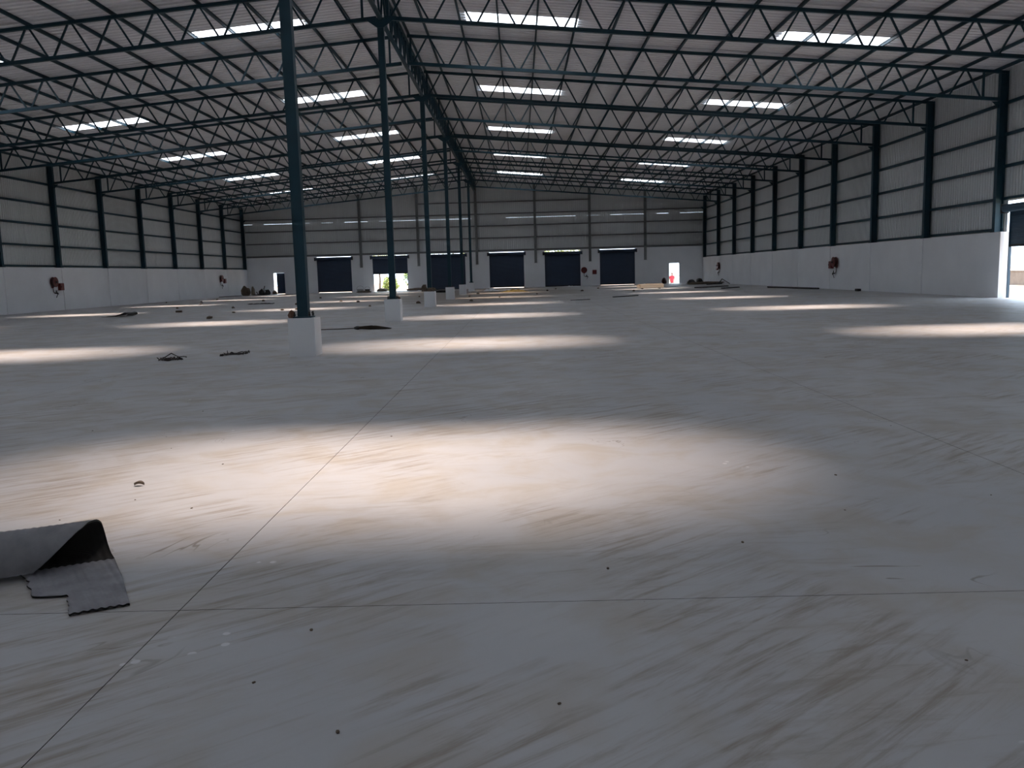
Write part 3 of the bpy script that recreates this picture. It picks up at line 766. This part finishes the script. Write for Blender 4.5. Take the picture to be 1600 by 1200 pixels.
# curled dry leaf
v = []
for i in range(7):
    t = i/6; wd = .035*math.sin(PI*min(1, t*.95+.03))+.002
    for s_ in (-1, 0, 1): v.append((t*.075-.0375, s_*wd*.6, .004+.018*abs(s_)+.012*math.sin(t*PI)))
f = [(i*3+k, i*3+k+1, i*3+k+4, i*3+k+3) for i in range(6) for k in range(2)]
me = bpy.data.meshes.new('dry_leaf'); me.from_pydata(v, [], f); me.materials.append(M['stone']); o = link('dry_leaf', me, None, (-2.78, 5.95, 0)); tag(o, 'curled dry brown leaf lying beyond the torn rubber sheet', 'leaf')

# ------------------------------------------------------------------ person in the doorway
def skin_body(name, chain, radii, edges, m, parent, sub=2):
    me = bpy.data.meshes.new(name); me.from_pydata(chain, edges, []); me.materials.append(M[m])
    o = link(name, me, parent); md = o.modifiers.new('skin', 'SKIN'); md.use_smooth_shade = True
    for i, r in enumerate(radii): me.skin_vertices[0].data[i].radius = (r, r) if not isinstance(r, tuple) else r
    me.skin_vertices[0].data[0].use_root = True
    s = o.modifiers.new('sub', 'SUBSURF'); s.levels = sub; s.render_levels = sub
    return o
def person(loc, rz, label):
    e = empty('person', loc, rz); tag(e, label, 'person'); e.scale = (1, 1, .98)
    V, R, E_ = [], [], []
    def add(p, r, prev=None):
        V.append(p); R.append(r)
        if prev is not None: E_.append((prev, len(V)-1))
        return len(V)-1
    pel = add((0, 0, .93), (.15, .105)); bel = add((0, 0, 1.08), (.135, .1), pel); ch = add((0, 0, 1.27), (.155, .11), bel); nb = add((0, 0, 1.40), (.085, .075), ch)
    nk = add((0, 0, 1.455), .066, nb); jaw = add((0, -.02, 1.515), (.082, .092), nk); hd = add((0, -.008, 1.61), (.102, .118), jaw); tp = add((0, 0, 1.70), (.078, .09), hd)
    add((0, -.125, 1.565), .014, jaw)                     # nose
    for s in (-1, 1):
        add((s*.085, .0, 1.60), (.012, .02), hd)          # ears
        sh = add((s*.17, 0, 1.36), .062, ch); el = add((s*.235, .02, 1.10), .045, sh); wr_ = add((s*.22, -.06, .87), .029, el); pa = add((s*.215, -.08, .80), (.022, .036), wr_)
        for q in range(4):
            k1 = add((s*.215, -.105+.02*q, .735), .0085, pa); k2 = add((s*.207, -.11+.02*q, .70-.008*(q in (1, 2))), .0075, k1)
        t1 = add((s*.20, -.12, .79), .0095, pa); add((s*.19, -.14, .755), .008, t1)
        hp = add((s*.095, 0, .86), .092, pel); kn = add((s*.10, -.01, .48), .062, hp); an = add((s*.10, .02, .09), .042, kn); add((s*.105, -.13, .04), (.032, .04), an)
    skin_body('body', V, R, E_, 'skin', e)
    # shirt, trousers, hair
    V2 = [(0, 0, 1.20), (0, 0, 1.02), (0, 0, .62), (0, 0, 1.33), (0, 0, 1.43)]; R2 = [(.20, .145), (.195, .145), (.205, .155), (.18, .13), (.09, .085)]; E2 = [(0, 1), (1, 2), (0, 3), (3, 4)]
    for s in (-1, 1):
        n_ = len(V2); V2 += [(s*.18, 0, 1.355), (s*.225, .012, 1.20), (s*.237, .02, 1.08)]; R2 += [.078, .066, .062]; E2 += [(3, n_), (n_, n_+1), (n_+1, n_+2)]
    skin_body('shirt', V2, R2, E2, 'shirt', e)
    V3 = [(0, 0, .90)]; R3 = [(.125, .095)]; E3 = []
    for s in (-1, 1):
        n_ = len(V3); V3 += [(s*.095, 0, .84), (s*.10, -.01, .48), (s*.10, .015, .10)]; R3 += [.092, .080, .072]; E3 += [(0, n_), (n_, n_+1), (n_+1, n_+2)]
    skin_body('trousers', V3, R3, E3, 'trouser', e)
    bm = bmesh.new(); bmesh.ops.create_uvsphere(bm, u_segments=16, v_segments=10, radius=1)
    bmesh.ops.delete(bm, geom=[v for v in bm.verts if v.co.z < -.25 or (v.co.y < -.55 and v.co.z < .45)], context='VERTS')
    for v in bm.verts: v.co = Vector((v.co.x*.098, v.co.y*.115+.004, v.co.z*.10+1.625))
    me = bpy.data.meshes.new('hair'); bm.to_mesh(me); bm.free(); me.materials.append(M['hair']); o = link('hair', me, e); o.modifiers.new('t', 'SOLIDIFY').thickness = .012
    for s in (-1, 1):
        MB().lathe_y([(.004, -.012), (.011, -.008), (.011, 0)], 8, (s*.034, -.100, 1.605)).build('eye', 'hair', e)
    MB().box(-.025, .025, -.112, -.09, 1.525, 1.533).build('mouth', 'hose', e)
person((15.86, 88.4, GZ), .1, 'person in a red shirt standing in the bright yard beyond the white-framed doorway')

# ------------------------------------------------------------------ yard outside: shrubs, trees, compound wall
def foliage(rx, ry, rz, n_, size, m_, seed):
    rnd = random.Random(seed); v, f = [], []
    for k in range(n_):
        a, c = rnd.uniform(0, 2*PI), rnd.uniform(-1, 1); r = rnd.random()**.4; q = math.sqrt(1-c*c)
        p = Vector((rx*r*q*math.cos(a), ry*r*q*math.sin(a), rz*r*c)) * (1+.25*noise.noise(Vector((q*math.cos(a)*2, q*math.sin(a)*2, c*2+seed))))
        d = Vector((rnd.gauss(0, 1), rnd.gauss(0, 1), rnd.gauss(0, 1))).normalized(); t = d.orthogonal().normalized()
        s = size*rnd.uniform(.6, 1.2); i = len(v)
        v += [tuple(p-d*s), tuple(p+t*s*.45), tuple(p+d*s), tuple(p-t*s*.45)]; f.append((i, i+1, i+2, i+3))
    me = bpy.data.meshes.new('foliage'); me.from_pydata(v, [], f); me.materials.append(M[m_]); return me
def tree(loc, h, r, m_, seed, label, cat='tree', n_=1400, leaf=.16):
    e = empty(cat, loc); tag(e, label, cat, 'greenery outside the hall')
    st = h*.45 if cat == 'tree' else h*.2
    MB().tube([(0, 0, 0), (.05*h*.2, 0, st*.6), (0, .03*h, st), (0, 0, h*.7)], [.04*h*.5+.02, .03*h*.5+.015, .025*h*.5+.01, .01], 8).build('trunk', 'bark', e)
    o = link('foliage', foliage(r, r, (h-st)*.6, n_, leaf, m_, seed), e, (0, 0, st+(h-st)*.5)); o['kind'] = 'stuff'
tree((-14.1, 93.5, GZ), 1.9, .9, 'leaf2', 1, 'yellow-green shrub in the yard behind the half-raised shutter', 'shrub')
tree((-11.6, 95.5, GZ), 3.6, 1.3, 'leaf', 2, 'taller green shrub in the yard behind the half-raised shutter', 'shrub')
tree((-17, 104, GZ), 7, 3, 'leaf2', 3, 'yellow-green tree well behind the half-raised shutter')
tree((-8, 106, GZ), 8, 3.4, 'leaf', 4, 'dark green tree behind the end wall near the ridge')
tree((5, 99, GZ), 7.5, 3.2, 'leaf2', 5, 'yellow-green tree behind the shutter with the wide light gap', n_=2600)
tree((36, 55, GZ), 6, 2.6, 'leaf', 7, 'green tree in the yard beyond the right wall shutter')
tree((44, 64, GZ), 7.5, 3.4, 'leaf2', 8, 'yellow-green tree near the compound wall')
cw = MB(); cwl = empty('compound_wall', (40, 40, GZ)); tag(cwl, 'low brown compound wall across the yard beyond the right shutter', 'wall')
MB().box(0, .25, 0, 60, 0, 1.1).build('wall_body', 'mudwall', cwl); MB().box(-.05, .3, 0, 60, 1.1, 1.18).build('coping', 'mudwall', cwl)
